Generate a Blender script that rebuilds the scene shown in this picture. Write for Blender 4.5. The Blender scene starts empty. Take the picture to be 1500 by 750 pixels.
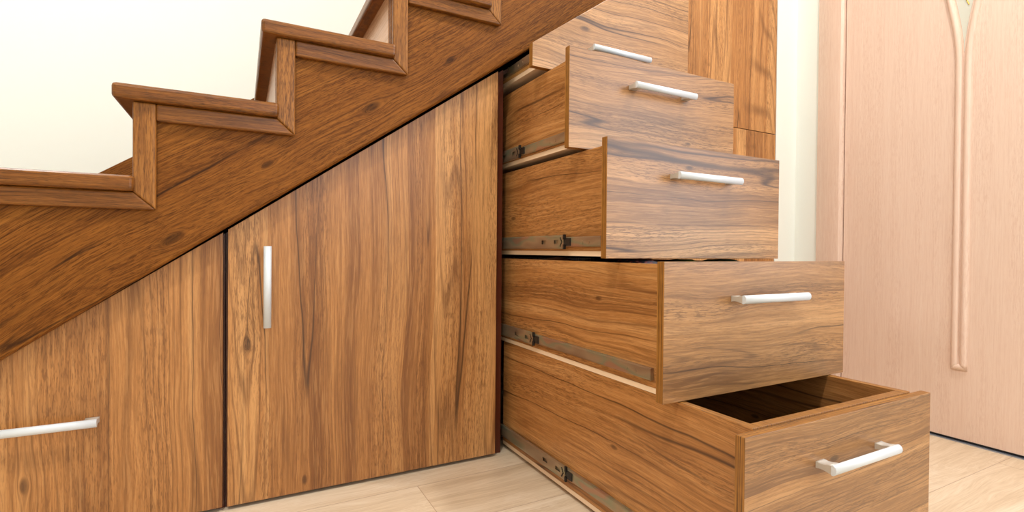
import bpy, bmesh, math, random
from mathutils import Vector, Matrix

C = bpy.context.scene.collection
PI = math.pi

# ------------------------------------------------------------------ materials
def srgb(r, g, b):
    def f(c):
        c /= 255.0
        return c / 12.92 if c <= 0.04045 else ((c + 0.055) / 1.055) ** 2.4
    return (f(r), f(g), f(b), 1.0)


class NT:
    """small helper to write node trees"""
    def __init__(s, name):
        s.m = bpy.data.materials.new(name)
        s.m.use_nodes = True
        s.t = s.m.node_tree
        s.bsdf = s.t.nodes['Principled BSDF']

    def node(s, kind, **kw):
        n = s.t.nodes.new(kind)
        for k, v in kw.items():
            setattr(n, k, v)
        return n

    def put(s, sock, v):
        if isinstance(v, (int, float)):
            sock.default_value = v
        elif isinstance(v, tuple):
            sock.default_value = v
        else:
            s.t.links.new(v, sock)

    def math(s, op, a, b=0.0, c=None):
        n = s.node('ShaderNodeMath', operation=op)
        s.put(n.inputs[0], a)
        s.put(n.inputs[1], b)
        if c is not None:
            s.put(n.inputs[2], c)
        return n.outputs[0]

    def add(s, a, b): return s.math('ADD', a, b)
    def sub(s, a, b): return s.math('SUBTRACT', a, b)
    def mul(s, a, b): return s.math('MULTIPLY', a, b)
    def div(s, a, b): return s.math('DIVIDE', a, b)

    def xyz(s, a, b, c):
        n = s.node('ShaderNodeCombineXYZ')
        s.put(n.inputs[0], a); s.put(n.inputs[1], b); s.put(n.inputs[2], c)
        return n.outputs[0]

    def sep(s, v):
        n = s.node('ShaderNodeSeparateXYZ')
        s.put(n.inputs[0], v)
        return n.outputs[0], n.outputs[1], n.outputs[2]

    def noise(s, v, scale=1.0, detail=2.0, rough=0.5, dist=0.0):
        n = s.node('ShaderNodeTexNoise')
        s.put(n.inputs['Vector'], v)
        n.inputs['Scale'].default_value = scale
        n.inputs['Detail'].default_value = detail
        n.inputs['Roughness'].default_value = rough
        n.inputs['Distortion'].default_value = dist
        return n.outputs['Fac']

    def smooth(s, v, a, b, lo=0.0, hi=1.0):
        n = s.node('ShaderNodeMapRange', interpolation_type='SMOOTHSTEP')
        s.put(n.inputs['Value'], v)
        n.inputs['From Min'].default_value = a
        n.inputs['From Max'].default_value = b
        n.inputs['To Min'].default_value = lo
        n.inputs['To Max'].default_value = hi
        return n.outputs['Result']

    def ramp(s, v, stops):
        n = s.node('ShaderNodeValToRGB')
        s.put(n.inputs[0], v)
        e = n.color_ramp.elements
        while len(e) < len(stops):
            e.new(0.5)
        for k, (p, c) in enumerate(stops):
            e[k].position = p
            e[k].color = c
        return n.outputs[0]

    def mix(s, f, a, b, mode='MIX'):
        n = s.node('ShaderNodeMix', data_type='RGBA', blend_type=mode)
        s.put(n.inputs[0], f)
        s.put(n.inputs[6], a)
        s.put(n.inputs[7], b)
        return n.outputs[2]

    def attr(s, name):
        n = s.node('ShaderNodeAttribute', attribute_type='OBJECT', attribute_name=name)
        return n

    def bump(s, h, strength, dist=0.001):
        n = s.node('ShaderNodeBump')
        s.put(n.inputs['Height'], h)
        n.inputs['Strength'].default_value = strength
        n.inputs['Distance'].default_value = dist
        s.t.links.new(n.outputs[0], s.bsdf.inputs['Normal'])

    def set(s, **kw):
        for k, v in kw.items():
            s.put(s.bsdf.inputs[k.replace('_', ' ')], v)
        return s.m


def plain(name, col, rough=0.5, metal=0.0, spec=0.5, vary=0.04, scale=6.0):
    n = NT(name)
    co = n.node('ShaderNodeTexCoord').outputs['Object']
    f = n.noise(co, scale, 3.0)
    d = tuple(c * (1 - vary * 2) for c in col[:3]) + (1.0,)
    n.set(Base_Color=n.mix(f, d, col), Roughness=rough, Metallic=metal)
    n.bsdf.inputs['Specular IOR Level'].default_value = spec
    return n.m


def wood(name, axis, pal, warp=0.05, band=16.0, vein=9.0, vein_amt=0.75, fibre=0.25,
         rough=0.33, spec=0.45, angle=0.0, bump=0.0, patch=0.35, knots=True, pore=0.0, stripe=0.34, growth=0.62):
    """grain runs along `axis` ('X','Y','Z'); pal = light, mid, dark, vein colours"""
    n = NT(name)
    co = n.node('ShaderNodeTexCoord').outputs['Object']
    if angle:
        mp = n.node('ShaderNodeMapping')
        mp.inputs['Rotation'].default_value = (0, angle, 0)
        n.t.links.new(co, mp.inputs['Vector'])
        co = mp.outputs[0]
    x, y, z = n.sep(co)
    if axis == 'X': u, v, w = x, z, y
    elif axis == 'Y': u, v, w = y, z, x
    elif axis == 'Zy': u, v, w = z, y, x
    else: u, v, w = z, x, y
    seed = n.attr('grain_seed').outputs['Fac']
    # knots from object properties: (u, v, radius)
    dark_knot = None
    vv = v
    if knots:
        for k in (('knot_a', 'knot_b', 'knot_c', 'knot_d') if knots == 4 else ('knot_a', 'knot_b')):
            kv = n.attr(k).outputs['Vector']
            ku, kvv, kr = n.sep(kv)
            du = n.mul(n.sub(u, ku), 0.42)
            dv = n.sub(v, kvv)
            r2 = n.add(n.mul(du, du), n.mul(dv, dv))
            R2 = n.mul(kr, kr)
            fall = n.div(R2, n.add(r2, n.mul(R2, 0.35)))
            vv = n.sub(vv, n.mul(n.mul(dv, fall), 0.8))
            dk = n.smooth(n.div(r2, n.add(R2, 1e-9)), 0.0, 1.1, 1.0, 0.0)
            has = n.math('GREATER_THAN', kr, 0.0001)
            dk = n.mul(dk, has)
            dark_knot = dk if dark_knot is None else n.math('MAXIMUM', dark_knot, dk)
    w1 = n.noise(n.xyz(n.mul(u, 1.5), n.mul(v, 3.2), seed), 1.0, 2.0, 0.45)
    w2 = n.noise(n.xyz(n.mul(u, 6.0), n.mul(v, 14.0), n.add(seed, 7.3)), 1.0, 2.0, 0.5)
    vv = n.add(vv, n.add(n.mul(n.sub(w1, 0.5), warp * 2), n.mul(n.sub(w2, 0.5), warp * 0.3)))
    # broad bands across the grain
    b1 = n.noise(n.xyz(n.mul(u, 0.30), n.mul(vv, band), n.add(seed, 3.1)), 1.0, 2.0, 0.55)
    b2 = n.noise(n.xyz(n.mul(u, 0.9), n.mul(vv, band * 4.5), n.add(seed, 5.7)), 1.0, 3.0, 0.65)
    # veneer stripes with a sharp edge
    cell = n.math('FLOOR', n.add(n.mul(vv, band * 1.15), n.mul(n.noise(n.xyz(0.0, n.mul(vv, band * 0.8), n.add(seed, 9.0)), 1.0, 1.0), 4.0)))
    wn = n.node('ShaderNodeTexWhiteNoise', noise_dimensions='2D')
    n.put(wn.inputs['Vector'], n.xyz(cell, seed, 0.0))
    tone = n.add(n.add(n.mul(b1, 0.42), n.mul(b2, 0.46)), n.mul(n.sub(wn.outputs['Value'], 0.5), stripe))
    tone = n.add(tone, n.add(n.attr('board_tone').outputs['Fac'], 0.06))
    pt = n.noise(n.xyz(n.mul(u, 2.0), n.mul(v, 7.0), n.add(seed, 11.0)), 1.0, 2.0, 0.5)
    tone = n.add(tone, n.mul(n.sub(pt, 0.5), patch))
    col = n.ramp(tone, [(0.27, pal[2]), (0.46, pal[1]), (0.55, pal[1]), (0.74, pal[0])])
    dk2 = n.mix(0.45, pal[2], pal[3])
    # dense growth lines
    g = n.noise(n.xyz(n.mul(u, 0.22), n.mul(vv, vein * 0.55), n.add(seed, 17.0)), 1.0, 1.0, 0.5)
    gr = n.math('ABSOLUTE', n.sub(n.math('FRACT', n.mul(g, 46.0)), 0.5))
    ga = n.noise(n.xyz(n.mul(u, 1.2), n.mul(vv, 11.0), n.add(seed, 37.0)), 1.0, 1.0)
    col = n.mix(n.mul(n.smooth(gr, 0.0, 0.20, 1.0, 0.0), n.smooth(ga, 0.40, 0.60, 0.08, growth)), col, dk2)
    # fibres, coarse and fine
    f0 = n.noise(n.xyz(n.mul(u, 3.5), n.mul(vv, 150.0), n.mul(w, 20.0)), 1.0, 3.0, 0.75)
    col = n.mix(n.smooth(f0, 0.46, 0.70, 0.0, fibre * 1.3), col, dk2)
    col = n.mix(n.smooth(f0, 0.46, 0.30, 0.0, fibre * 0.8), col, pal[0])
    f1 = n.noise(n.xyz(n.mul(u, 42.0), n.mul(vv, 430.0), n.mul(w, 30.0)), 1.0, 2.0, 0.7)
    fa = n.noise(n.xyz(n.mul(u, 1.5), n.mul(vv, 22.0), n.add(seed, 53.0)), 1.0, 1.0)
    col = n.mix(n.mul(n.smooth(f1, 0.48, 0.60, 0.0, 1.0), n.smooth(fa, 0.42, 0.62, fibre * 0.7, fibre * 2.6)), col, dk2)
    f2 = n.noise(n.xyz(n.mul(u, 9.0), n.mul(vv, 260.0), n.add(seed, 3.0)), 1.0, 2.0, 0.8)
    col = n.mix(n.smooth(f2, 0.52, 0.60, 0.0, fibre * 1.2), col, dk2)
    col = n.mix(n.smooth(f2, 0.46, 0.38, 0.0, fibre * 1.0), col, pal[0])
    # dark wandering veins
    q = n.noise(n.xyz(n.mul(u, 0.30), n.mul(vv, vein), n.add(seed, 23.0)), 1.0, 1.5, 0.5)
    ridge = n.math('ABSOLUTE', n.sub(n.math('FRACT', n.mul(q, 6.0)), 0.5))
    amt = n.noise(n.xyz(n.mul(u, 2.0), n.mul(vv, 20.0), n.add(seed, 31.0)), 1.0, 1.0)
    vn = n.mul(n.smooth(ridge, 0.0, 0.035, 1.0, 0.0), n.smooth(amt, 0.38, 0.56, 0.1, min(1.0, vein_amt * 1.15)))
    soft = n.mul(n.smooth(ridge, 0.0, 0.26, 1.0, 0.0), n.smooth(amt, 0.38, 0.62, 0.0, vein_amt * 0.42))
    col = n.mix(soft, col, pal[2])
    col = n.mix(vn, col, pal[3])
    if pore:
        pr = n.noise(n.xyz(n.mul(u, 60.0), n.mul(vv, 640.0), n.mul(w, 50.0)), 1.0, 1.5)
        col = n.mix(n.smooth(pr, 0.56, 0.66, 0.0, pore), col, pal[3])
        col = n.mix(n.smooth(pr, 0.42, 0.32, 0.0, pore * 0.5), col, pal[0])
    if dark_knot is not None:
        col = n.mix(n.mul(dark_knot, 0.7), col, pal[3])
    n.set(Base_Color=col, Roughness=rough)
    n.bsdf.inputs['Specular IOR Level'].default_value = spec
    if bump:
        h = n.noise(n.xyz(n.mul(u, 22.0), n.mul(vv, 480.0), n.mul(w, 60.0)), 1.0, 2.0)
        n.bump(h, bump, 0.0006)
    return n.m


WAL = (srgb(212, 158, 100), srgb(178, 121, 67), srgb(134, 84, 43), srgb(66, 38, 20))
FRO = (srgb(204, 154, 102), srgb(168, 120, 72), srgb(124, 84, 49), srgb(60, 37, 22))  # walnut greyed for the drawer fronts: cool daylight put into the colour
M = {}
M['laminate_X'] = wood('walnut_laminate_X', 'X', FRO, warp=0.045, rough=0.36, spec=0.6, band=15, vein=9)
M['laminate_Y'] = wood('walnut_laminate_Y', 'Y', WAL, warp=0.04, rough=0.30, spec=0.4, stripe=0.2)
M['laminate_Z'] = wood('walnut_laminate_Z', 'Z', WAL, warp=0.022, rough=0.33, spec=0.5, stripe=0.5, band=13, vein=8, patch=0.25)
OAK = (srgb(158, 102, 42), srgb(130, 78, 28), srgb(104, 58, 19), srgb(48, 26, 10))
SL = math.atan(0.1717 / 0.248)
M['oak_slope'] = wood('stained_oak_slope', 'X', OAK, warp=0.05, band=14, vein=11, vein_amt=0.8, fibre=0.3,
                      rough=0.45, spec=0.12, angle=SL, bump=0.4, patch=0.25, pore=0.42, stripe=0.06, growth=0.8, knots=4)
M['oak_X'] = wood('stained_oak_along', 'X', OAK, warp=0.02, band=18, vein=8, vein_amt=0.4, fibre=0.3,
                  rough=0.3, spec=0.35, bump=0.3, knots=False, pore=0.35, stripe=0.05)
M['oak_Y'] = wood('stained_oak_deep', 'Y', OAK, warp=0.02, band=18, vein=8, vein_amt=0.4, fibre=0.3,
                  rough=0.3, spec=0.35, bump=0.3, knots=False, pore=0.35, stripe=0.05)
OAK2 = (srgb(174, 118, 58), srgb(150, 96, 42), srgb(122, 74, 30), srgb(70, 40, 17))
M['oak_Z'] = wood('stained_oak_upright', 'Z', OAK2, warp=0.008, band=24, vein=8, vein_amt=0.25, fibre=0.4,
                  rough=0.36, spec=0.3, bump=0.4, knots=False, pore=0.5, stripe=0.05)
PIN = (srgb(240, 219, 204), srgb(234, 208, 191), srgb(227, 197, 179), srgb(210, 174, 156))
M['bleached_Z'] = wood('bleached_oak_upright', 'Zy', PIN, warp=0.004, band=30, vein=6, vein_amt=0.0, fibre=0.22,
                       rough=0.32, spec=0.5, patch=0.05, knots=False, bump=0.05, stripe=0.03, growth=0.0)
RIS = (srgb(222, 176, 138), srgb(208, 158, 118), srgb(190, 138, 98), srgb(160, 108, 72))
M['riser_wood'] = wood('riser_wood', 'Y', RIS, warp=0.01, band=14, vein=6, vein_amt=0.3, rough=0.25, knots=False)


def edge_band(name, axis):
    n = NT(name)
    co = n.node('ShaderNodeTexCoord').outputs['Object']
    x, y, z = n.sep(co)
    k = {'X': (700.0, 4.0, 4.0), 'Y': (4.0, 700.0, 4.0)}[axis]
    f = n.noise(n.xyz(n.mul(x, k[0]), n.mul(y, k[1]), n.mul(z, k[2])), 1.0, 1.5, 0.6)
    g = n.noise(n.xyz(n.mul(x, 40.0), n.mul(y, 40.0), n.mul(z, 40.0)), 1.0, 2.0)
    col = n.ramp(n.add(n.mul(f, 0.85), n.mul(g, 0.15)),
                 [(0.36, srgb(78, 46, 16)), (0.46, srgb(132, 84, 30)), (0.56, srgb(150, 98, 38)), (0.66, srgb(178, 124, 58))])
    n.set(Base_Color=col, Roughness=0.4)
    return n.m


M['edge_Y'] = edge_band('edge_banding_front', 'Y')
M['edge_X'] = edge_band('edge_banding_side', 'X')
M['pale_board'] = plain('pale_raw_board', srgb(238, 206, 172), 0.6)
M['chipboard'] = plain('raw_chipboard', srgb(214, 160, 92), 0.8, vary=0.14, scale=220)
M['dark_panel'] = plain('dark_brown_panel', srgb(84, 34, 16), 0.3, spec=0.4)
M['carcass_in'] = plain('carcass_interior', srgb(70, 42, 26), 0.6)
M['box_base'] = plain('drawer_base_felt', srgb(24, 20, 22), 0.8)  # near-black: shade inside the drawers put into the colour
M['paint'] = plain('white_wall_paint', srgb(238, 241, 235), 0.75, spec=0.25, vary=0.006, scale=2.0)
M['ceiling'] = plain('ceiling_paint', srgb(244, 243, 238), 0.85, vary=0.01)
M['satin'] = plain('satin_aluminium', srgb(214, 219, 224), 0.45, metal=0.1, spec=0.6, vary=0.01)
M['satin_foot'] = plain('satin_cast_foot', srgb(204, 196, 186), 0.42, metal=0.25, vary=0.01)
M['black_plastic'] = plain('black_plastic', srgb(26, 24, 24), 0.4)
M['white_plastic'] = plain('white_plastic', srgb(232, 230, 222), 0.35)
M['gap_black'] = plain('black_rubber', srgb(14, 14, 18), 0.5)  # black painted for the shade under the door
M['threshold'] = plain('threshold_metal', srgb(168, 182, 205), 0.3, metal=0.8)
M['brass'] = plain('brass', srgb(226, 186, 90), 0.25, metal=0.9)
M['screw'] = plain('screw_zinc', srgb(206, 196, 160), 0.3, metal=0.9)

n = NT('zinc_steel')
co = n.node('ShaderNodeTexCoord').outputs['Object']
f = n.noise(n.xyz(*[n.mul(a, b) for a, b in zip(n.sep(co), (10.0, 9.0, 30.0))]), 1.0, 1.0)
n.set(Base_Color=n.ramp(f, [(0.3, srgb(150, 124, 100)), (0.5, srgb(172, 150, 122)), (0.62, srgb(150, 150, 124)), (0.7, srgb(176, 138, 112))]),
      Roughness=0.3, Metallic=0.65)
M['zinc'] = n.m

n = NT('frosted_glass')
n.set(Base_Color=srgb(236, 238, 226), Roughness=0.3)
n.bsdf.inputs['Transmission Weight'].default_value = 0.25
M['frost'] = n.m

n = NT('clear_window_glass')
n.set(Base_Color=(1, 1, 1, 1), Roughness=0.02)
n.bsdf.inputs['Transmission Weight'].default_value = 1.0
M['glass'] = n.m

n = NT('floral_cloth')
co = n.node('ShaderNodeTexCoord').outputs['Object']
vo = n.node('ShaderNodeTexVoronoi'); vo.inputs['Scale'].default_value = 70
n.t.links.new(co, vo.inputs['Vector'])
n.set(Base_Color=n.ramp(vo.outputs['Distance'], [(0.12, srgb(190, 120, 110)), (0.3, srgb(120, 44, 40)), (0.5, srgb(52, 50, 62))]), Roughness=0.9)
M['floral'] = n.m
M['green_bag'] = plain('green_plastic_bag', srgb(96, 124, 62), 0.35, vary=0.2, scale=30)
M['teal_bag'] = plain('teal_plastic_bag', srgb(70, 130, 120), 0.35, vary=0.2, scale=30)
M['kraft'] = plain('brown_paper', srgb(150, 104, 78), 0.8, vary=0.1, scale=30)

# floor: light oak planks along X
n = NT('light_oak_floor')
co = n.node('ShaderNodeTexCoord').outputs['Object']
x, y, z = n.sep(co)
PW, PL = 0.192, 1.29
row = n.math('FLOOR', n.div(n.add(y, 0.0728 + PW * 40), PW))
ry = n.math('FRACT', n.div(n.add(y, 0.0728 + PW * 40), PW))
off = n.mul(n.math('FRACT', n.add(n.mul(row, 0.37), 0.0)), PL)
# the row y in [-0.2648,-0.0728] is number 39 and has a joint at x=-0.2405
c39 = (39 * 0.37) % 1.0 * PL
xx = n.div(n.add(n.add(x, 0.2405 - c39 + PL * 10), off), PL)
px = n.math('FLOOR', xx)
rx = n.math('FRACT', xx)
pid = n.add(n.mul(row, 17.31), n.mul(px, 5.77))
gw = n.noise(n.xyz(n.mul(x, 2.2), n.mul(y, 9.0), pid), 1.0, 2.0)
yv = n.add(y, n.mul(n.sub(gw, 0.5), 0.09))
g1 = n.noise(n.xyz(n.mul(x, 1.0), n.mul(yv, 30.0), pid), 1.0, 4.0, 0.6)
g2 = n.noise(n.xyz(n.mul(x, 14.0), n.mul(yv, 330.0), pid), 1.0, 2.0, 0.6)
swn = n.noise(n.xyz(n.mul(x, 30.0), n.mul(y, 60.0), pid), 1.0, 3.0, 0.6, 1.5)
sw = n.mul(n.smooth(swn, 0.50, 0.62, 0.0, 0.28), n.smooth(n.noise(n.xyz(n.mul(x, 3.0), n.mul(y, 9.0), n.add(pid, 2.0)), 1.0, 1.0), 0.48, 0.62))
pidn = n.noise(n.xyz(pid, 0.0, 0.0), 3.7, 0.0)
col = n.ramp(n.add(n.add(n.mul(g1, 0.6), n.mul(g2, 0.4)), n.mul(n.sub(pidn, 0.5), 0.3)),
             [(0.32, srgb(196, 170, 140)), (0.5, srgb(218, 196, 168)), (0.66, srgb(232, 214, 190))])
col = n.mix(sw, col, srgb(240, 226, 206))
ey = n.math('MINIMUM', ry, n.sub(1.0, ry))
ex = n.math('MINIMUM', rx, n.sub(1.0, rx))
gap = n.math('MAXIMUM', n.math('LESS_THAN', ey, 0.0045), n.math('LESS_THAN', ex, 0.0007))
col = n.mix(n.mul(gap, 0.6), col, srgb(150, 112, 84))
n.set(Base_Color=col, Roughness=0.34)
n.bsdf.inputs['Specular IOR Level'].default_value = 0.4
M['floor'] = n.m

# ------------------------------------------------------------------ mesh helpers
def obj(name, bm, mats, parent=None, loc=None, bevel=0.0, smooth=False, seed=None, knots=(), segs=2, tone=0.0):
    """bm is in world coordinates; mesh is stored relative to its origin"""
    bmesh.ops.recalc_face_normals(bm, faces=bm.faces)
    me = bpy.data.meshes.new(name)
    if parent is not None:
        base = Vector(parent['_base'])
    else:
        base = Vector(loc) if loc else Vector((0, 0, 0))
    own = Vector(loc) if (loc and parent is not None) else base
    bmesh.ops.translate(bm, verts=bm.verts, vec=-own)
    bm.to_mesh(me)
    bm.free()
    for mm in (mats if isinstance(mats, (list, tuple)) else [mats]):
        me.materials.append(M[mm])
    if smooth:
        for p in me.polygons:
            p.use_smooth = True
    o = bpy.data.objects.new(name, me)
    C.objects.link(o)
    o['_base'] = tuple(own)
    if parent is not None:
        o.parent = parent
        o.location = own - base
    else:
        o.location = own
    if bevel:
        md = o.modifiers.new('Bevel', 'BEVEL')
        md.width = bevel
        md.segments = segs
        md.limit_method = 'ANGLE'
        md.angle_limit = math.radians(40)
    o['grain_seed'] = float(seed if seed is not None else (sum(ord(c) for c in o.name) % 97) * 1.37)
    o['board_tone'] = float(tone)
    ks = list(knots) + [(9.0, 9.0, 0.0)] * 4
    o['knot_a'] = [float(q) for q in ks[0]]
    o['knot_b'] = [float(q) for q in ks[1]]
    if len(knots) > 2:
        o['knot_c'] = [float(q) for q in ks[2]]
        o['knot_d'] = [float(q) for q in ks[3]]
    return o


def thing(name, label, cat, loc, group=None):
    o = bpy.data.objects.new(name, None)
    C.objects.link(o)
    o.location = loc
    o.empty_display_size = 0.05
    o['_base'] = tuple(loc)
    o['label'] = label
    o['category'] = cat
    if group:
        o['group'] = group
    return o


def tag(o, label, cat, group=None):
    o['label'] = label; o['category'] = cat
    if group: o['group'] = group
    return o


def struct(o, label=None, cat=None):
    o['kind'] = 'structure'
    if label: o['label'] = label
    if cat: o['category'] = cat
    return o


def prism(bm, pts, a, b, axis='Y', thin=None):
    """pts polygon in the plane normal to axis, extruded from a to b. cap faces mat 0, sides mat 1 when thin"""
    def mk(p, t):
        if axis == 'Y': return (p[0], t, p[1])
        if axis == 'X': return (t, p[0], p[1])
        return (p[0], p[1], t)
    va = [bm.verts.new(mk(p, a)) for p in pts]
    vb = [bm.verts.new(mk(p, b)) for p in pts]
    fs = []
    f1 = bm.faces.new(va); f2 = bm.faces.new(list(reversed(vb)))
    k = len(pts)
    for i in range(k):
        f = bm.faces.new((va[i], vb[i], vb[(i + 1) % k], va[(i + 1) % k]))
        if thin: f.material_index = 1
        fs.append(f)
    return f1, f2, fs


def box(bm, x0, x1, y0, y1, z0, z1, thin=None, mat=0):
    if thin == 'X':
        r = prism(bm, [(y0, z0), (y1, z0), (y1, z1), (y0, z1)], x0, x1, 'X', True)
    else:
        r = prism(bm, [(x0, z0), (x1, z0), (x1, z1), (x0, z1)], y0, y1, 'Y', thin == 'Y')
    if mat:
        for f in (r[0], r[1], *r[2]): f.material_index = mat
    return r


def newbox(*a, **k):
    bm = bmesh.new(); box(bm, *a, **k); return bm


def tube(bm, p, axis, r, h, seg=16, r2=None):
    """cylinder centred at p along axis vector"""
    v = Vector(axis).normalized()
    rot = v.to_track_quat('Z', 'Y').to_matrix().to_4x4()
    bmesh.ops.create_cone(bm, cap_ends=True, segments=seg, radius1=r, radius2=r if r2 is None else r2, depth=h,
                          matrix=Matrix.Translation(p) @ rot)


# ------------------------------------------------------------------ measures
XL = -3.1; XR = 1.295; YF = -3.3; YB = 0.95; ZC = 2.75
RISE = 0.1717; RUN = 0.248; PITCH = RISE / RUN
def z_door(x): return 0.6005 + (0.700 if x > -0.641 else 0.684) * (x + 0.6357)      # top edge of the under-stair fronts
def z_str(x): return 0.6570 + 0.7045 * (x + 0.5622)       # lower edge of the stringer

# ------------------------------------------------------------------ room
struct(obj('floor', newbox(XL - .1, XR + .1, YF - .1, YB + .1, -0.1, 0.0), 'floor'), 'light oak laminate floor in wide planks', 'floor')
struct(obj('ceiling', newbox(XL - .1, XR + .1, YF - .1, YB + .1, ZC, ZC + .1), 'ceiling'), 'plain white ceiling over the room', 'ceiling')
struct(obj('wall_back', newbox(XL - .1, XR + .1, YB, YB + .1, 0, ZC), 'paint'), 'white wall behind the staircase', 'wall')
struct(obj('wall_left', newbox(XL - .1, XL, YF, YB, 0, ZC), 'paint'), 'white wall at the foot of the stairs', 'wall')
# front wall with a window opening
WX0, WX1, WZ0, WZ1 = -0.6, 1.0, 0.85, 2.25
bm = bmesh.new()
box(bm, XL - .1, WX0, YF - .1, YF, 0, ZC); box(bm, WX1, XR + .1, YF - .1, YF, 0, ZC)
box(bm, WX0, WX1, YF - .1, YF, 0, WZ0); box(bm, WX0, WX1, YF - .1, YF, WZ1, ZC)
struct(obj('wall_front', bm, 'paint'), 'white wall with the window', 'wall')
bm = bmesh.new()
fw = 0.06
for a in ((WX0, WX0 + fw), (WX1 - fw, WX1), ((WX0 + WX1) / 2 - .03, (WX0 + WX1) / 2 + .03)):
    box(bm, a[0], a[1], YF - .07, YF - .02, WZ0, WZ1)
box(bm, WX0 + fw, WX1 - fw, YF - .07, YF - .02, WZ0, WZ0 + fw); box(bm, WX0 + fw, WX1 - fw, YF - .07, YF - .02, WZ1 - fw, WZ1)
win = struct(obj('window_1', bm, 'white_plastic', loc=(0.2, YF - .045, WZ0)), 'white framed window with two sashes', 'window')
# right wall with door opening and an unseen side window added for its cool light (y from -0.99 to -0.18)
DY0, DY1, DZ = -0.985, -0.183, 2.05
bm = bmesh.new()
VY0, VY1, VZ0, VZ1 = -2.6, -1.12, 0.45, 2.1
box(bm, XR, XR + .1, YF, VY0, 0, ZC); box(bm, XR, XR + .1, VY1, DY0, 0, ZC)
box(bm, XR, XR + .1, VY0, VY1, 0, VZ0); box(bm, XR, XR + .1, VY0, VY1, VZ1, ZC); box(bm, XR, XR + .1, DY1, YB, 0, ZC); box(bm, XR, XR + .1, DY0, DY1, DZ, ZC)
struct(obj('wall_right', bm, 'paint'), 'white wall with the bleached oak door', 'wall')
bm = bmesh.new()
for a in ((VY0, VY0 + fw), (VY1 - fw, VY1)):
    box(bm, XR + .02, XR + .07, a[0], a[1], VZ0, VZ1)
box(bm, XR + .02, XR + .07, VY0 + fw, VY1 - fw, VZ0, VZ0 + fw); box(bm, XR + .02, XR + .07, VY0 + fw, VY1 - fw, VZ1 - fw, VZ1)
struct(obj('window_2', bm, 'white_plastic', loc=(XR + .045, (VY0 + VY1) / 2, VZ0)), 'unseen white framed window added to cool the drawer fronts', 'window')
# narrow return wall beside the tall cabinet
TX0, TX1 = 0.556, 1.172
struct(obj('wall_nook', newbox(TX1 + 0.002, XR, 0.0, 0.12, 0, 1.78), 'paint'), 'narrow white wall between tall cabinet and door frame', 'wall')

# ------------------------------------------------------------------ door (right)
DX = 1.2865
door = thing('door_1', 'bleached oak door with two raised half-round strips', 'door', (DX, -0.585, 0.0))
door['kind'] = 'structure'
LY0, LY1 = DY0 + .004, -0.1875
obj('door_leaf', newbox(DX, DX + .04, LY0, LY1, 0.009, 2.03, thin='X'), ['bleached_Z', 'bleached_Z'], door, bevel=0.0012, seed=3.0)
# raised strips: two half rounds side by side, parting above 1.2 m
YC = -0.5245; RW = 0.0185; ZB = 0.2155


def strip_sweep(side):
    """side=+1: strip nearer the cabinet (larger y); its inner edge starts at YC"""
    bm = bmesh.new()
    NZ = 60; NP = 10
    zs = [ZB + 0.0185 + i * (2.0 - ZB - 0.0185) / NZ for i in range(NZ + 1)]
    def gap(z):
        t = max(0.0, z - 1.12)
        return 0.0016 + 0.27 * t ** 2 * 2.6 / (1 + 5.0 * t ** 2) if t > 0 else 0.0016
    rows = []
    for i, z in enumerate([None] + zs):
        row = []
        for j in range(NP + 1):
            d = j / NP                       # 0 at inner edge, 1 at outer edge
            if z is None:                    # mitred lower end
                zz = ZB + 0.0185 * (1 - d); g = gap(0)
            else:
                zz = z; g = gap(z)
            yy = YC + side * (g + d * RW)
            h = 0.0085 * math.sqrt(max(0.0, 1 - (2 * d - 1) ** 2))
            row.append(bm.verts.new((DX - 0.0006 - h, yy, zz)))
        rows.append(row)
    for a, b in zip(rows, rows[1:]):
        for j in range(NP):
            bm.faces.new((a[j], a[j + 1], b[j + 1], b[j]))
    # back
    bk = []
    for row in rows:
        bk.append((bm.verts.new((DX, row[0].co.y, row[0].co.z)), bm.verts.new((DX, row[-1].co.y, row[-1].co.z))))
    for k in range(len(rows) - 1):
        bm.faces.new((rows[k][0], rows[k + 1][0], bk[k + 1][0], bk[k][0]))
        bm.faces.new((rows[k][-1], bk[k][1], bk[k + 1][1], rows[k + 1][-1]))
    bm.faces.new([bk[-1][0]] + rows[-1][::1] + [bk[-1][1]])
    bm.faces.new([bk[0][1]] + rows[0][::-1] + [bk[0][0]])
    return bm, gap


for s in (1, -1):
    bm, gapf = strip_sweep(s)
    obj('raised_strip', bm, 'bleached_Z', door, smooth=True, seed=5.0 + s)
bm = bmesh.new()
NP = 10
rows = []
for i in range(NP + 1):
    t = i / NP
    half = RW * (1 - t) + 0.0016
    h = 0.0085 * math.sqrt(max(0.0, 1 - (2 * t - 1) ** 2))
    rows.append([bm.verts.new((DX - 0.0006 - h, YC - half, ZB + 0.0185 * t)), bm.verts.new((DX - 0.0006 - h, YC + half, ZB + 0.0185 * t))])
for a, b in zip(rows, rows[1:]):
    bm.faces.new((a[0], a[1], b[1], b[0]))
obj('strip_foot', bm, 'bleached_Z', door, smooth=True, seed=9.0)
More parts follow.
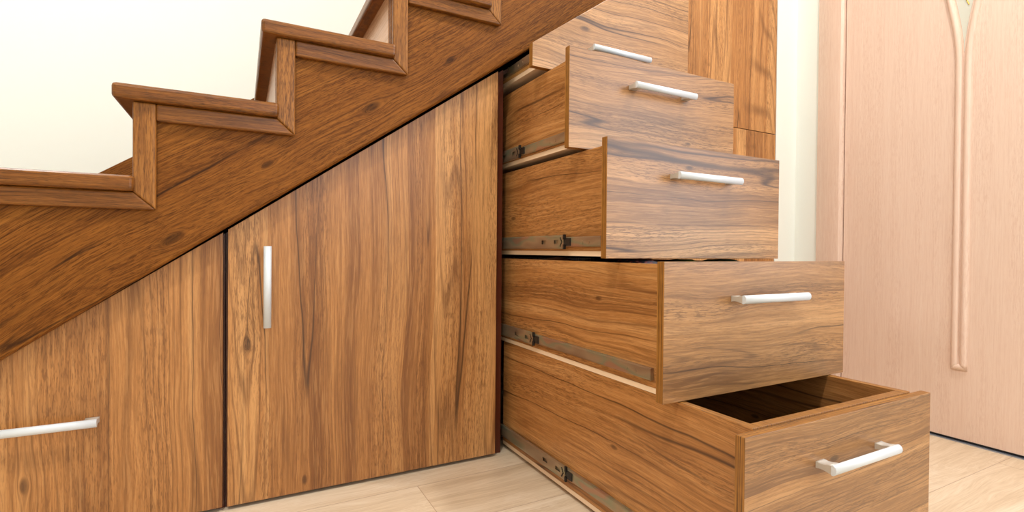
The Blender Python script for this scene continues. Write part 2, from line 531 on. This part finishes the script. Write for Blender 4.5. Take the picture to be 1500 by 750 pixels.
# glass insert between the parting strips
bm = bmesh.new()
L, Rr = [], []
for i in range(26):
    z = 1.165 + i * 0.03
    g = max(0.0004, gapf(z) - 0.004)
    L.append((YC + g, z)); Rr.append((YC - g, z))
prism(bm, L + Rr[::-1], DX - 0.0012, DX - 0.0002, 'X')
obj('glass_insert', bm, 'frost', door)
bm = bmesh.new()
pts = [(YC - 0.010 + 0.030 * math.sin(t * 2.2), 1.30 + t * 0.16) for t in [i / 12 for i in range(13)]]
for a, b in zip(pts, pts[1:]):
    p = Vector((DX - 0.002, a[0], a[1])); q = Vector((DX - 0.002, b[0], b[1]))
    tube(bm, (p + q) / 2, q - p, 0.0014, (q - p).length, 8)
obj('brass_line', bm, 'brass', door)
bm = bmesh.new()
tube(bm, Vector((DX - 0.005, -0.93, 1.0)), (1, 0, 0), 0.026, 0.009, 32)
tube(bm, Vector((DX - 0.026, -0.93, 1.0)), (1, 0, 0), 0.009, 0.04, 20)
tube(bm, Vector((DX - 0.046, -0.875, 1.0)), (0, 1, 0), 0.0085, 0.13, 20)
bmesh.ops.create_uvsphere(bm, u_segments=16, v_segments=8, radius=0.0088, matrix=Matrix.Translation((DX - 0.046, -0.94, 1.0)))
bmesh.ops.create_uvsphere(bm, u_segments=16, v_segments=8, radius=0.0088, matrix=Matrix.Translation((DX - 0.046, -0.81, 1.0)))
obj('handle', bm, 'satin', door)
# casing: convex profile, left of the leaf and above
bm = bmesh.new()
prof = []
for i in range(13):
    t = i / 12
    yy = -0.0875 - t * (0.1842 - 0.0875)
    hh = 0.006 + 0.017 * math.sin(min(1.0, t * 1.15) * PI * 0.5) ** 0.9
    if t > 0.93: hh = 0.019
    prof.append((XR - hh, yy))
prof = [(XR + 0.02, -0.0875)] + prof + [(XR + 0.02, -0.1842)]
prism(bm, prof, 0.0, 2.09, 'Z')
for f in bm.faces: f.smooth = False
cas = struct(obj('trim_1', bm, 'bleached_Z', loc=(XR, -0.13, 0), seed=12.0), 'bleached oak casing left of the door', 'door casing')
# the casing's far side and head
bm = bmesh.new()
box(bm, XR - .02, XR + .02, DY0 - .09, DY0 + .001, 0, 2.09)
struct(obj('trim_2', bm, 'bleached_Z', loc=(XR, DY0 - .05, 0), bevel=0.004), 'bleached oak casing on the hinge side of the door', 'door casing')
bm = bmesh.new()
box(bm, XR - .02, XR + .02, DY0, -0.1845, 2.035, 2.12)
struct(obj('trim_3', bm, 'bleached_Z', loc=(XR, -.58, 2.07), bevel=0.004), 'bleached oak casing above the door', 'door casing')
# black strip painting the shade in the gap under the door; threshold
bm = newbox(DX + 0.003, DX + 0.06, LY0, LY1, 0.0, 0.0085)
struct(obj('trim_4', bm, 'gap_black', loc=(DX + .03, -.58, 0)), 'black strip painting the shaded gap under the door', 'gap shade strip')
bm = newbox(DX - 0.006, DX + 0.003, LY0, LY1, 0.0, 0.003)
struct(obj('trim_5', bm, 'threshold', loc=(DX, -.58, 0)), 'thin metal threshold strip at the foot of the door', 'threshold')

# ------------------------------------------------------------------ staircase
st = thing('staircase', 'brown stained oak staircase climbing over the cupboards', 'staircase', (-1.5, 0.4, 0.0))
K0, K1 = -2, 9
def top(k): return 0.6955 + RISE * (k - 1)
def outer(k): return -1.0425 + RUN * (k - 1)
TT = 0.029
SY0, SY1 = -0.030, -0.002
# stringer outline
pts = []
xs0 = outer(K0)
pts.append((xs0, max(0.0, z_str(xs0))))
pts.append((xs0, top(K0) - TT))
for k in range(K0, K1):
    pts.append((outer(k + 1), top(k) - TT))
    pts.append((outer(k + 1), top(k + 1) - TT))
pts.append((outer(K1 + 1), top(K1) - TT))
pts.append((outer(K1 + 1), z_str(outer(K1 + 1))))
x_foot = -0.5622 - 0.6570 / 0.7045
if xs0 < x_foot:
    pts[0] = (xs0, 0.0)
    pts.append((x_foot, 0.0))
bm = bmesh.new()
prism(bm, pts, SY0, SY1)
# knot positions in the mapped (rotated) frame of the stringer
def kn(x, z, r):
    # object-space relative to the part origin, rotated like the Mapping node (about Y)
    px, pz = x, z
    c, s = math.cos(SL), math.sin(SL)
    return (c * px + s * pz, -s * px + c * pz, r)
# the stringer's own origin is the world origin projected on its plane
o = obj('stringer', bm, 'oak_slope', st, loc=(0, 0, 0), bevel=0.006, segs=3, seed=41.0,
        knots=(kn(-0.343, 0.893, 0.012), kn(-0.733, 0.578, 0.012), kn(-0.149, 1.038, 0.008), kn(-0.562, 0.741, 0.007)))
for k in range(K0, K1 + 1):
    x0, x1 = outer(k) - 0.030, outer(k + 1) + 0.0045
    zt = top(k)
    # tread with rounded arrises
    bm = newbox(x0, x1, -0.060, YB - 0.002, zt - TT, zt)
    obj('tread', bm, 'oak_X', st, loc=(x0, 0, zt), bevel=0.007, segs=3, seed=50 + k * 3.3)
    if k > K0:
        # riser board of this step
        bm = newbox(outer(k), outer(k) + 0.016, SY1 + 0.001, YB - 0.002, top(k - 1), zt - TT)
        obj('riser', bm, 'riser_wood', st, loc=(outer(k), 0, zt), seed=60 + k * 2.1)
for k in range(K0, K1 + 1):
    # L-shaped moulding: strip under tread k, upright strip at riser k+1
    xi = outer(k) + 0.037
    zb = top(k) - 0.0625
    xr = outer(k + 1) + 0.037
    y0, y1 = -0.045, SY0
    bm = bmesh.new()
    prism(bm, [(xi, zb), (xr, zb), (xr - 0.037, zb + 0.0335), (xi, zb + 0.0335)], y0, y1)
    obj('horizontal_moulding', bm, 'oak_X', st, loc=(xi, 0, zb), bevel=0.004, segs=3, seed=70 + k * 1.9)
    if k < K1:
        zt2 = top(k + 1) - TT
        bm = bmesh.new()
        prism(bm, [(xr, zb), (xr, zt2), (xr - 0.037, zt2), (xr - 0.037, zb + 0.0335)], y0, SY0)
        obj('upright_moulding', bm, 'oak_Z', st, loc=(xr, 0, zb), bevel=0.004, segs=3, seed=80 + k * 2.3)
# wall string along the far wall
bm = bmesh.new()
def zw(x): return 0.8725 + 0.69 * (x + 0.946)
prism(bm, [(-1.9, zw(-1.9) - .35), (-1.9, zw(-1.9)), (1.18, zw(1.18)), (1.18, zw(1.18) - .35)], YB - 0.018, YB - 0.0025)
obj('wall_string', bm, 'oak_slope', st, loc=(0, 0, 0), bevel=0.003, seed=44.0, knots=((9, 9, 0), (9, 9, 0), (9, 9, 0), (9, 9, 0)))
# soffit board closing the underside
bm = bmesh.new()
prism(bm, [(-1.50, z_str(-1.50) + .022), (1.16, z_str(1.16) + .022), (1.16, z_str(1.16) + .034), (-1.50, z_str(-1.50) + .034)], SY1 + .001, YB - .02)
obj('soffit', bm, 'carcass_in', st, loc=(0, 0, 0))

# ------------------------------------------------------------------ handles
def bar_profile():
    pts = [(0.0238, -0.0072), (0.0238, 0.0072)]
    for i in range(9):
        a = PI / 2 * (1 - i / 4)
        pts.append((0.0255 + 0.0065 * math.cos(a) ** 1.0, 0.0078 * math.sin(a)))
    return pts          # (distance out from the face, cross)


def handle_full(parent, c, length, direction, face_y, label=None):
    bm = bmesh.new()
    pr = bar_profile()
    h = length / 2
    def P(al, out, cr):
        if direction == 'X':
            return (c[0] + al, face_y - out, c[1] + cr)
        return (c[0] + cr, face_y - out, c[1] + al)
    A = [bm.verts.new(P(-h, o_, q)) for o_, q in pr]
    B = [bm.verts.new(P(h, o_, q)) for o_, q in pr]
    bm.faces.new(A); bm.faces.new(B[::-1])
    k = len(pr)
    for i in range(k):
        f = bm.faces.new((A[i], A[(i + 1) % k], B[(i + 1) % k], B[i]))
        if 1 < i < k - 1: f.smooth = True
    # feet: flared, concave waist
    sec = [(0.0, 0.0052), (0.003, 0.0048), (0.007, 0.0042), (0.011, 0.0043), (0.015, 0.0050), (0.019, 0.0060), (0.0236, 0.0070)]
    for s in (-1, 1):
        a0, a1 = s * h, s * (h - 0.022)
        if s > 0: a0 -= 0.0008
        else: a0 += 0.0008
        r0 = [bm.verts.new(P(a0, o_, q)) for o_, q in sec]; r1 = [bm.verts.new(P(a0, o_, -q)) for o_, q in sec]
        s0 = [bm.verts.new(P(a1, o_, q)) for o_, q in sec]; s1 = [bm.verts.new(P(a1, o_, -q)) for o_, q in sec]
        fs = []
        for i in range(len(sec) - 1):
            fs.append(bm.faces.new((r0[i], r0[i + 1], r1[i + 1], r1[i])))
            fs.append(bm.faces.new((s0[i], s1[i], s1[i + 1], s0[i + 1])))
            q1 = bm.faces.new((r0[i], s0[i], s0[i + 1], r0[i + 1])); q1.smooth = True
            q2 = bm.faces.new((r1[i], r1[i + 1], s1[i + 1], s1[i])); q2.smooth = True
            fs += [q1, q2]
        fs.append(bm.faces.new((r0[0], r1[0], s1[0], s0[0])))
        fs.append(bm.faces.new((r0[-1], s0[-1], s1[-1], r1[-1])))
        for f in fs: f.material_index = 1
    return obj('handle', bm, ['satin', 'satin_foot'], parent, loc=P(0, 0, 0))


# ------------------------------------------------------------------ low cupboard (left) and middle cupboard
def z_in(x): return z_door(x) - 0.012
def cab_shell(root, x0, x1, zfun, depth=0.86, zcap=None, yb0=0.0192):
    """fixed carcass of one cabinet as separate boards"""
    t = 0.016
    def side(xa, xb):
        bm = bmesh.new()
        prism(bm, [(xa, 0.0), (xb, 0.0), (xb, zfun(xb) + 0.008), (xa, zfun(xa) + 0.008)], yb0, depth)
        return bm
    obj('side_panel', side(x0, x0 + t), 'dark_panel', root)
    obj('side_panel', side(x1 - t, x1), 'dark_panel', root)
    bm = bmesh.new()
    box(bm, x0 + t, x1 - t, yb0 + 0.004, depth - .007, 0.012, 0.028)
    obj('base_panel', bm, 'carcass_in', root)
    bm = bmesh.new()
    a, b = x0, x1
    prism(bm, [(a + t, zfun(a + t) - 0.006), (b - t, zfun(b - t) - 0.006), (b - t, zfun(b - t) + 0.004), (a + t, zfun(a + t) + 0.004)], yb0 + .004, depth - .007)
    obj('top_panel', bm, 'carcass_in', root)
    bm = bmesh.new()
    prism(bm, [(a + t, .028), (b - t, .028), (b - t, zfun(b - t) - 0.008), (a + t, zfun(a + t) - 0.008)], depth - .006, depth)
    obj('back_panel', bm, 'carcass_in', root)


# low cupboard: x -1.245 .. -0.645
low = thing('low_cupboard', 'low triangular walnut cupboard with a horizontal white bar handle under the stairs', 'cupboard', (-0.95, 0.4, 0.0))
cab_shell(low, -1.262, -0.6415, z_in)
x0, x1 = -1.255, -0.6452
bm = bmesh.new()
prism(bm, [(x0, 0.0095), (x1, 0.0095), (x1, z_door(x1)), (x0, z_door(x0))], 0.0, 0.0175, thin=True)
d = obj('door', bm, ['laminate_Z', 'edge_Y'], low, loc=(x0, 0, 0), bevel=0.0007, seed=7.7, knots=((0.1214, 0.2934, 0.008),))
handle_full(d, (-0.9495, 0.2282), 0.197, 'X', 0.0)

mid = thing('tall_cupboard', 'slanted walnut cupboard with an upright white bar handle on its door', 'cupboard', (-0.32, 0.4, 0.0))
cab_shell(mid, -0.640, 0.004, z_in)
x0, x1 = -0.6362, -0.0005
bm = bmesh.new()
prism(bm, [(x0, 0.0085), (x1, 0.0085), (x1, z_door(x1)), (x0, z_door(x0))], 0.0, 0.0175, thin=True)
d = obj('door', bm, ['laminate_Z', 'edge_Y'], mid, loc=(x0, 0, 0), bevel=0.0007, seed=18.4, knots=((0.035, 0.1534, 0.006), (0.352, 0.0366, 0.009)))
handle_full(d, (-0.5615, 0.4775), 0.176, 'Z', 0.0)

# ------------------------------------------------------------------ drawer cabinet
PX0, PX1 = 0.0045, 0.548           # carcass
dc = thing('drawer_cabinet', 'walnut drawer cabinet under the stairs with five pulled-out drawers', 'drawer cabinet', (0.28, 0.4, 0.0))
t_l = 0.0205
bm = bmesh.new()
prism(bm, [(PX0, 0.0), (PX0 + t_l, 0.0), (PX0 + t_l, z_in(PX0 + t_l) + .008), (PX0, z_in(PX0) + .008)], 0.0192, 0.90)
obj('side_panel', bm, 'dark_panel', dc)
bm = newbox(PX1 - .016, PX1, 0.0192, 0.90, 0.0, z_in(PX1) - .004)
obj('side_panel', bm, 'dark_panel', dc)
bm = bmesh.new()
prism(bm, [(PX0 + t_l, 0.002), (PX1 - .016, 0.002), (PX1 - .016, z_in(PX1 - .016) - .008), (PX0 + t_l, z_in(PX0 + t_l) - .008)], 0.893, 0.90)
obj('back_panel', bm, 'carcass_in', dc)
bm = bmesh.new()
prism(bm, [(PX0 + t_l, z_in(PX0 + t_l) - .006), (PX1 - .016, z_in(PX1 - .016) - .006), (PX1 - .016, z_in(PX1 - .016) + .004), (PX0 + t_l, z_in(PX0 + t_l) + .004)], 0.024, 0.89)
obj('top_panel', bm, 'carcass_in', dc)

FX0, FX1 = 0.012, 0.5345
BX0, BX1 = 0.050, 0.4965
FT = 0.0165
BT = 0.0165
DL = 0.80          # box length behind the front


def cslide(root, y_end, y_joint, zc, y_out, side=-1, xface=BX0):
    """ball-bearing runner on one box side: inner member to y_end, middle member from y_joint back into the cabinet"""
    s = side
    def X(d): return xface + s * d
    bm = bmesh.new()
    hi = 0.0112; hm = 0.0158
    def rail(ya, yb, h, d0, d1, lip, mat=0):
        # C-shaped section: web plus two lips
        xa, xb = sorted((X(d0), X(d1)))
        w = 0.0014
        xw0, xw1 = (X(d1), X(d1 - w)) if s > 0 else (X(d1), X(d1 - w))
        xw0, xw1 = sorted((xw0, xw1))
        box(bm, xw0, xw1, ya, yb, zc - h + lip, zc + h - lip, mat=mat)
        for sg in (-1, 1):
            # rolled lips standing back to the board
            prism(bm, [(X(d0), zc + sg * h), (X(d1 - 0.001), zc + sg * h), (X(d1), zc + sg * (h - lip)), (X(d1 - w), zc + sg * (h - lip)), (X(d1 - 0.003), zc + sg * (h - 0.0012)), (X(d0), zc + sg * (h - 0.0012))], ya, yb, 'Y')
    rail(y_end, y_out, hi, 0.0005, 0.0075, 0.0025)
    if y_joint is not None:
        # middle member with two long slots cut in its web
        lip = 0.0032; d1 = 0.0118; w = 0.0014
        xa, xb = sorted((X(d1), X(d1 - w)))
        ya, yb = y_joint, y_out
        slots = [(ya + 0.020, ya + 0.040), (ya + 0.075, ya + 0.096)]
        ys = [ya] + [q for sl in slots for q in sl] + [yb]
        for i in range(0, len(ys) - 1):
            if i % 2 == 0:
                box(bm, xa, xb, ys[i], ys[i + 1], zc - hm + lip, zc + hm - lip)
            else:
                box(bm, xa, xb, ys[i], ys[i + 1], zc + 0.0045, zc + hm - lip)
                box(bm, xa, xb, ys[i], ys[i + 1], zc - hm + lip, zc - 0.0045)
        for sg in (-1, 1):
            prism(bm, [(X(0.0078), zc + sg * hm), (X(d1 - 0.0008), zc + sg * hm), (X(d1), zc + sg * (hm - lip)), (X(d1 - w), zc + sg * (hm - lip)), (X(d1 - 0.003), zc + sg * (hm - 0.0012)), (X(0.0078), zc + sg * (hm - 0.0012))], ya, yb, 'Y')
        # black end stop and ball cage
        box(bm, *sorted((X(0.0078), X(0.0128))), ya - 0.0045, ya + 0.001, zc - hm - 0.0012, zc - hm + 0.010, mat=1)
        box(bm, *sorted((X(0.0078), X(0.0128))), ya - 0.0045, ya + 0.001, zc + hm - 0.010, zc + hm + 0.0012, mat=1)
        box(bm, *sorted((X(0.0076), X(0.0100))), ya - 0.024, ya - 0.001, zc - 0.0088, zc + 0.0088, mat=1)
        for i in range(7):
            a = (i - 3) / 3
            box(bm, *sorted((X(0.0119), X(0.0124))), ya + 0.004 + 0.006 * abs(a), ya + 0.008 + 0.006 * abs(a), zc + a * 0.0092 - 0.0014, zc + a * 0.0092 + 0.0014, mat=1)
    # end cap of the inner member
    box(bm, *sorted((X(0.0005), X(0.0082))), y_end - 0.0012, y_end + 0.0003, zc - hi, zc + hi)
    # screws
    for yy in (y_end + 0.040, y_end + 0.064):
        tube(bm, Vector((X(0.0079), yy, zc - 0.001)), (1, 0, 0), 0.0034, 0.0012, 12)
        for f in bm.faces:
            pass
    return obj('slide_rail', bm, ['zinc', 'black_plastic', 'screw'], root)


drawers = [
    # e, z bottom of front, z top (left), side top, pale top, pale bottom, handle z, rail zc, y_end, y_joint
    dict(e=0.1627, zb=1.0108, slope=True, st=1.068, pt=1.0375, pb=1.0255, hz=1.0795, rz=1.058, ye=-0.096, yj=None, seed=10.0, s2=21.0, knots=((0.155, 0.122, 0.008),), k2=()),
    dict(e=0.3215, zb=0.7855, zt=1.0050, st=1.0005, pt=0.8075, pb=0.7965, hz=0.9395, rz=0.8236, ye=-0.2600, yj=-0.0500, seed=36.0, s2=22.5, knots=((0.357, 0.044, 0.005),), k2=()),
    dict(e=0.4530, zb=0.5470, zt=0.7838, st=0.7800, pt=0.5610, pb=0.5500, hz=0.7180, rz=0.5815, ye=-0.3960, yj=-0.2650, seed=13.7, s2=33.5, knots=((0.2214, 0.1935, 0.006),), k2=((0.453, 0.102, 0.007),)),
    dict(e=0.6070, zb=0.3045, zt=0.5440, st=0.5385, pt=0.3135, pb=0.3035, hz=0.4765, rz=0.3385, ye=-0.5445, yj=-0.1305, seed=29.0, s2=44.5, knots=(), k2=((0.2246, 0.1577, 0.0055),)),
    dict(e=0.7650, zb=0.0120, zt=0.3005, st=0.3030, pt=0.0205, pb=0.0105, hz=0.2325, rz=0.0550, ye=-0.7000, yj=-0.2800, seed=52.0, s2=55.5, knots=((0.2147, 0.2202, 0.0065),), k2=((0.329, 0.1558, 0.0055),)),
]
names = ['topmost drawer with a sloped upper edge', 'second drawer from the top', 'middle drawer',
         'second drawer from the floor', 'bottom drawer, pulled out furthest']
for i, D in enumerate(drawers):
    e = D['e']
    yf = -e
    yb = -e + FT                       # back of the front board
    yend = yb + DL
    # box: two sides, inner front, back -> one mesh, the drawer itself
    bm = bmesh.new()
    zs0, zs1 = D['pt'], D['st']
    yb2 = yb + 0.0002
    ys = min(yend, 0.885)
    box(bm, BX0, BX0 + BT, yb2, ys, zs0, zs1, thin='X')
    box(bm, BX1 - BT, BX1, yb2, ys, zs0, zs1, thin='X')
    box(bm, BX0 + BT, BX1 - BT, yb2, yb2 + BT, zs0, zs1, thin='X')
    box(bm, BX0 + BT, BX1 - BT, ys - BT, ys, zs0, zs1, thin='X')
    # inner front/back boards: faces are X-long so swap the material of their broad faces
    dr = obj('drawer', bm, ['chipboard' if i == 0 else 'laminate_Y', 'edge_X'], dc, loc=(BX0, yf, D['zb']), bevel=0.0006, seed=D['s2'],
             knots=[(k[0], k[1], k[2]) for k in D['k2']])
    dr['label'] = names[i]
    # front board
    bm = bmesh.new()
    if D.get('slope'):
        zl = 1.0672
        zr = zl + 0.697 * (FX1 - FX0)
        prism(bm, [(FX0, D['zb']), (FX1, D['zb']), (FX1, zr), (FX0, zl)], yf, yb, thin=True)
    else:
        prism(bm, [(FX0, D['zb']), (FX1, D['zb']), (FX1, D['zt']), (FX0, D['zt'])], yf, yb, thin=True)
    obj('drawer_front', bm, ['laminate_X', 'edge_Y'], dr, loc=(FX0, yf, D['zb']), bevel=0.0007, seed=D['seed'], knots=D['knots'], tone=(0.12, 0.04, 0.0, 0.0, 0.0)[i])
    # base: pale board screwed under the box
    bm = newbox(BX0 + 0.0003, BX1 - 0.0003, yb2, ys, D['pb'], D['pt'] - 0.0002)
    obj('bottom_board', bm, 'pale_board', dr)
    bm = newbox(BX0 + BT + .0006, BX1 - BT - .0006, yb2 + BT + .001, ys - BT - .001, D['pt'] + 0.0002, D['pt'] + 0.0022)  # dark sheet over the base, painting the shade inside the drawer
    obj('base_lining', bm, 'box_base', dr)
    handle_full(dr, (0.2715, D['hz']), 0.190, 'X', yf)
    cslide(dr, D['ye'], D['yj'], D['rz'], ys, -1, BX0)
    cslide(dr, D['ye'], D['yj'], D['rz'], ys, 1, BX1)
    if i == 0:
        cb = newbox(BX0 - 0.0095, BX0 - 0.0006, D['ye'] - 0.014, D['ye'] - 0.0013, D['rz'] - 0.011, D['rz'] + 0.011)
        obj('runner_catch', cb, 'white_plastic', dr, bevel=0.001)

# ------------------------------------------------------------------ tall cabinet right of the drawers
tc = thing('wardrobe_cabinet', 'tall walnut cabinet with upper and lower doors right of the drawers', 'cabinet', (0.86, 0.4, 0.0))
def z_t(x): return z_str(x) + 0.004
bm = newbox(TX0 - 0.004, TX0 + 0.012, 0.0192, 0.86, 0.0, z_t(TX0) - .01)
obj('side_panel', bm, 'dark_panel', tc)
bm = newbox(TX1 - 0.016, TX1, 0.0192, 0.86, 0.0, z_t(TX1) - .03)
obj('side_panel', bm, 'dark_panel', tc)
bm = newbox(TX0 + .012, TX1 - .016, 0.0192, 0.85, 1.002, 1.016)
obj('shelf', bm, 'carcass_in', tc)
bm = newbox(TX0 + .012, TX1 - .016, 0.0192, 0.85, 0.02, 0.036)
obj('base_panel', bm, 'carcass_in', tc)
bm = newbox(TX0, TX1 - 0.001, 0.0, 0.0175, 0.010, 1.0072, thin='Y')
obj('door', bm, ['laminate_Z', 'edge_Y'], tc, loc=(TX0, 0, 0.01), bevel=0.0006, seed=61.0, tone=0.12)
bm = bmesh.new()
prism(bm, [(TX0, 1.0094), (TX1 - .001, 1.0094), (TX1 - .001, z_t(TX1) - .02), (TX0, z_t(TX0) - .02)], 0.0, 0.0175, thin=True)
obj('door', bm, ['laminate_Z', 'edge_Y'], tc, loc=(TX0, 0, 1.0094), bevel=0.0006, seed=67.0, tone=0.13)

# ------------------------------------------------------------------ things lying in the second drawer from the floor
def bag(name, cx, cy, sx, sy, z0, z1, mat, label, cat, seed):
    random.seed(seed)
    bm = bmesh.new()
    bmesh.ops.create_cube(bm, size=1.0)
    bmesh.ops.subdivide_edges(bm, edges=bm.edges, cuts=5, use_grid_fill=True)
    for v in bm.verts:
        x, y, z = v.co
        k = 1.0 - 0.22 * (abs(z) * 2) ** 3
        v.co = Vector((cx + x * sx * k + random.uniform(-.003, .003), cy + y * sy * k + random.uniform(-.003, .003),
                       z0 + (z + 0.5) * (z1 - z0) - (0.012 * (4 * (x * x + y * y)) if z > 0.4 else 0) + (random.uniform(-.003, .001) if z > -.45 else 0)))
    o = obj(name, bm, mat, loc=(cx, cy, z0), smooth=True)
    return tag(o, label, cat)

zb3 = 0.3162
bag('folded_cloth', 0.135, -0.40, 0.12, 0.20, zb3, 0.5465, 'floral', 'dark red flowered cloth stuffed in the open drawer', 'cloth', 1)
bag('green_bag', 0.268, -0.40, 0.13, 0.20, zb3, 0.5462, 'green_bag', 'green plastic bag showing in the gap between two drawers', 'bag', 2)
bag('teal_bag', 0.40, -0.40, 0.11, 0.18, zb3, 0.5462, 'teal_bag', 'teal plastic bag beside the green one in the drawer', 'bag', 3)
bag('paper_bag', 0.12, -0.12, 0.09, 0.14, zb3, 0.5475, 'kraft', 'brown paper bag deep in the drawer, near the runner', 'bag', 4)

# ------------------------------------------------------------------ lights
def area(name, loc, target, size, power, col, size_y=None, spread=None):
    l = bpy.data.lights.new(name, 'AREA')
    l.energy = power; l.color = col; l.size = size
    if size_y:
        l.shape = 'RECTANGLE'; l.size_y = size_y
    else:
        l.shape = 'DISK'
    if spread: l.spread = spread
    o = bpy.data.objects.new(name, l)
    C.objects.link(o)
    o.location = loc
    o.rotation_euler = (Vector(target) - Vector(loc)).to_track_quat('-Z', 'Y').to_euler()
    return o

area('ceiling_lamp', (-0.95, -1.15, ZC - .03), (-0.9, -1.0, 0), 0.13, 19, (1.0, 0.955, 0.89))
area('ceiling_lamp', (0.70, -0.98, ZC - .03), (0.72, -0.9, 0), 0.13, 17, (1.0, 0.95, 0.88))
area('ceiling_lamp', (-1.5, 0.1, ZC - .03), (-1.3, 0.1, 0), 0.3, 12, (1.0, 0.99, 0.96))
area('window_light', ((WX0 + WX1) / 2, YF - .12, (WZ0 + WZ1) / 2), ((WX0 + WX1) / 2, 0, 1.2), 1.5, 8, (0.9, 0.95, 1.0), size_y=1.3)
area('side_window_light', (XR + .12, (VY0 + VY1) / 2, (VZ0 + VZ1) / 2), (-1, (VY0 + VY1) / 2, 1.0), VY1 - VY0, 20, (0.80, 0.90, 1.0), size_y=VZ1 - VZ0)  # cool light added outside the unseen window for sheen on the drawer fronts

w = bpy.data.worlds.new('World')
bpy.context.scene.world = w
w.use_nodes = True
w.node_tree.nodes['Background'].inputs[0].default_value = (0.8, 0.88, 1.0, 1)
w.node_tree.nodes['Background'].inputs[1].default_value = 1.0

# ------------------------------------------------------------------ camera
F = 746.0
yaw, pitch, roll = [math.radians(a) for a in (28.0126, -0.5745, 0.5046)]
fwd = Vector((math.sin(yaw) * math.cos(pitch), math.cos(yaw) * math.cos(pitch), math.sin(pitch)))
r = Vector((math.cos(yaw), -math.sin(yaw), 0)); u = r.cross(fwd)
r2 = math.cos(roll) * r + math.sin(roll) * u
u2 = -math.sin(roll) * r + math.cos(roll) * u
cam = bpy.data.cameras.new('Camera')
cam.sensor_fit = 'HORIZONTAL'; cam.sensor_width = 36.0
cam.lens = F / 1500 * 36
cam.clip_start = 0.02
co_ = bpy.data.objects.new('Camera', cam)
C.objects.link(co_)
co_.matrix_world = Matrix.Translation((-0.6117, -1.2378, 0.56)) @ Matrix((r2, u2, -fwd)).transposed().to_4x4()
sc = bpy.context.scene
sc.camera = co_
sc.view_settings.view_transform = 'Standard'
sc.view_settings.look = 'None'
sc.view_settings.gamma = 1.0
sc.view_settings.exposure = 0.55
sc.cycles.max_bounces = 8
sc.cycles.diffuse_bounces = 5
sc.cycles.use_denoising = True
for o in bpy.data.objects:
    if '_base' in o: del o['_base']
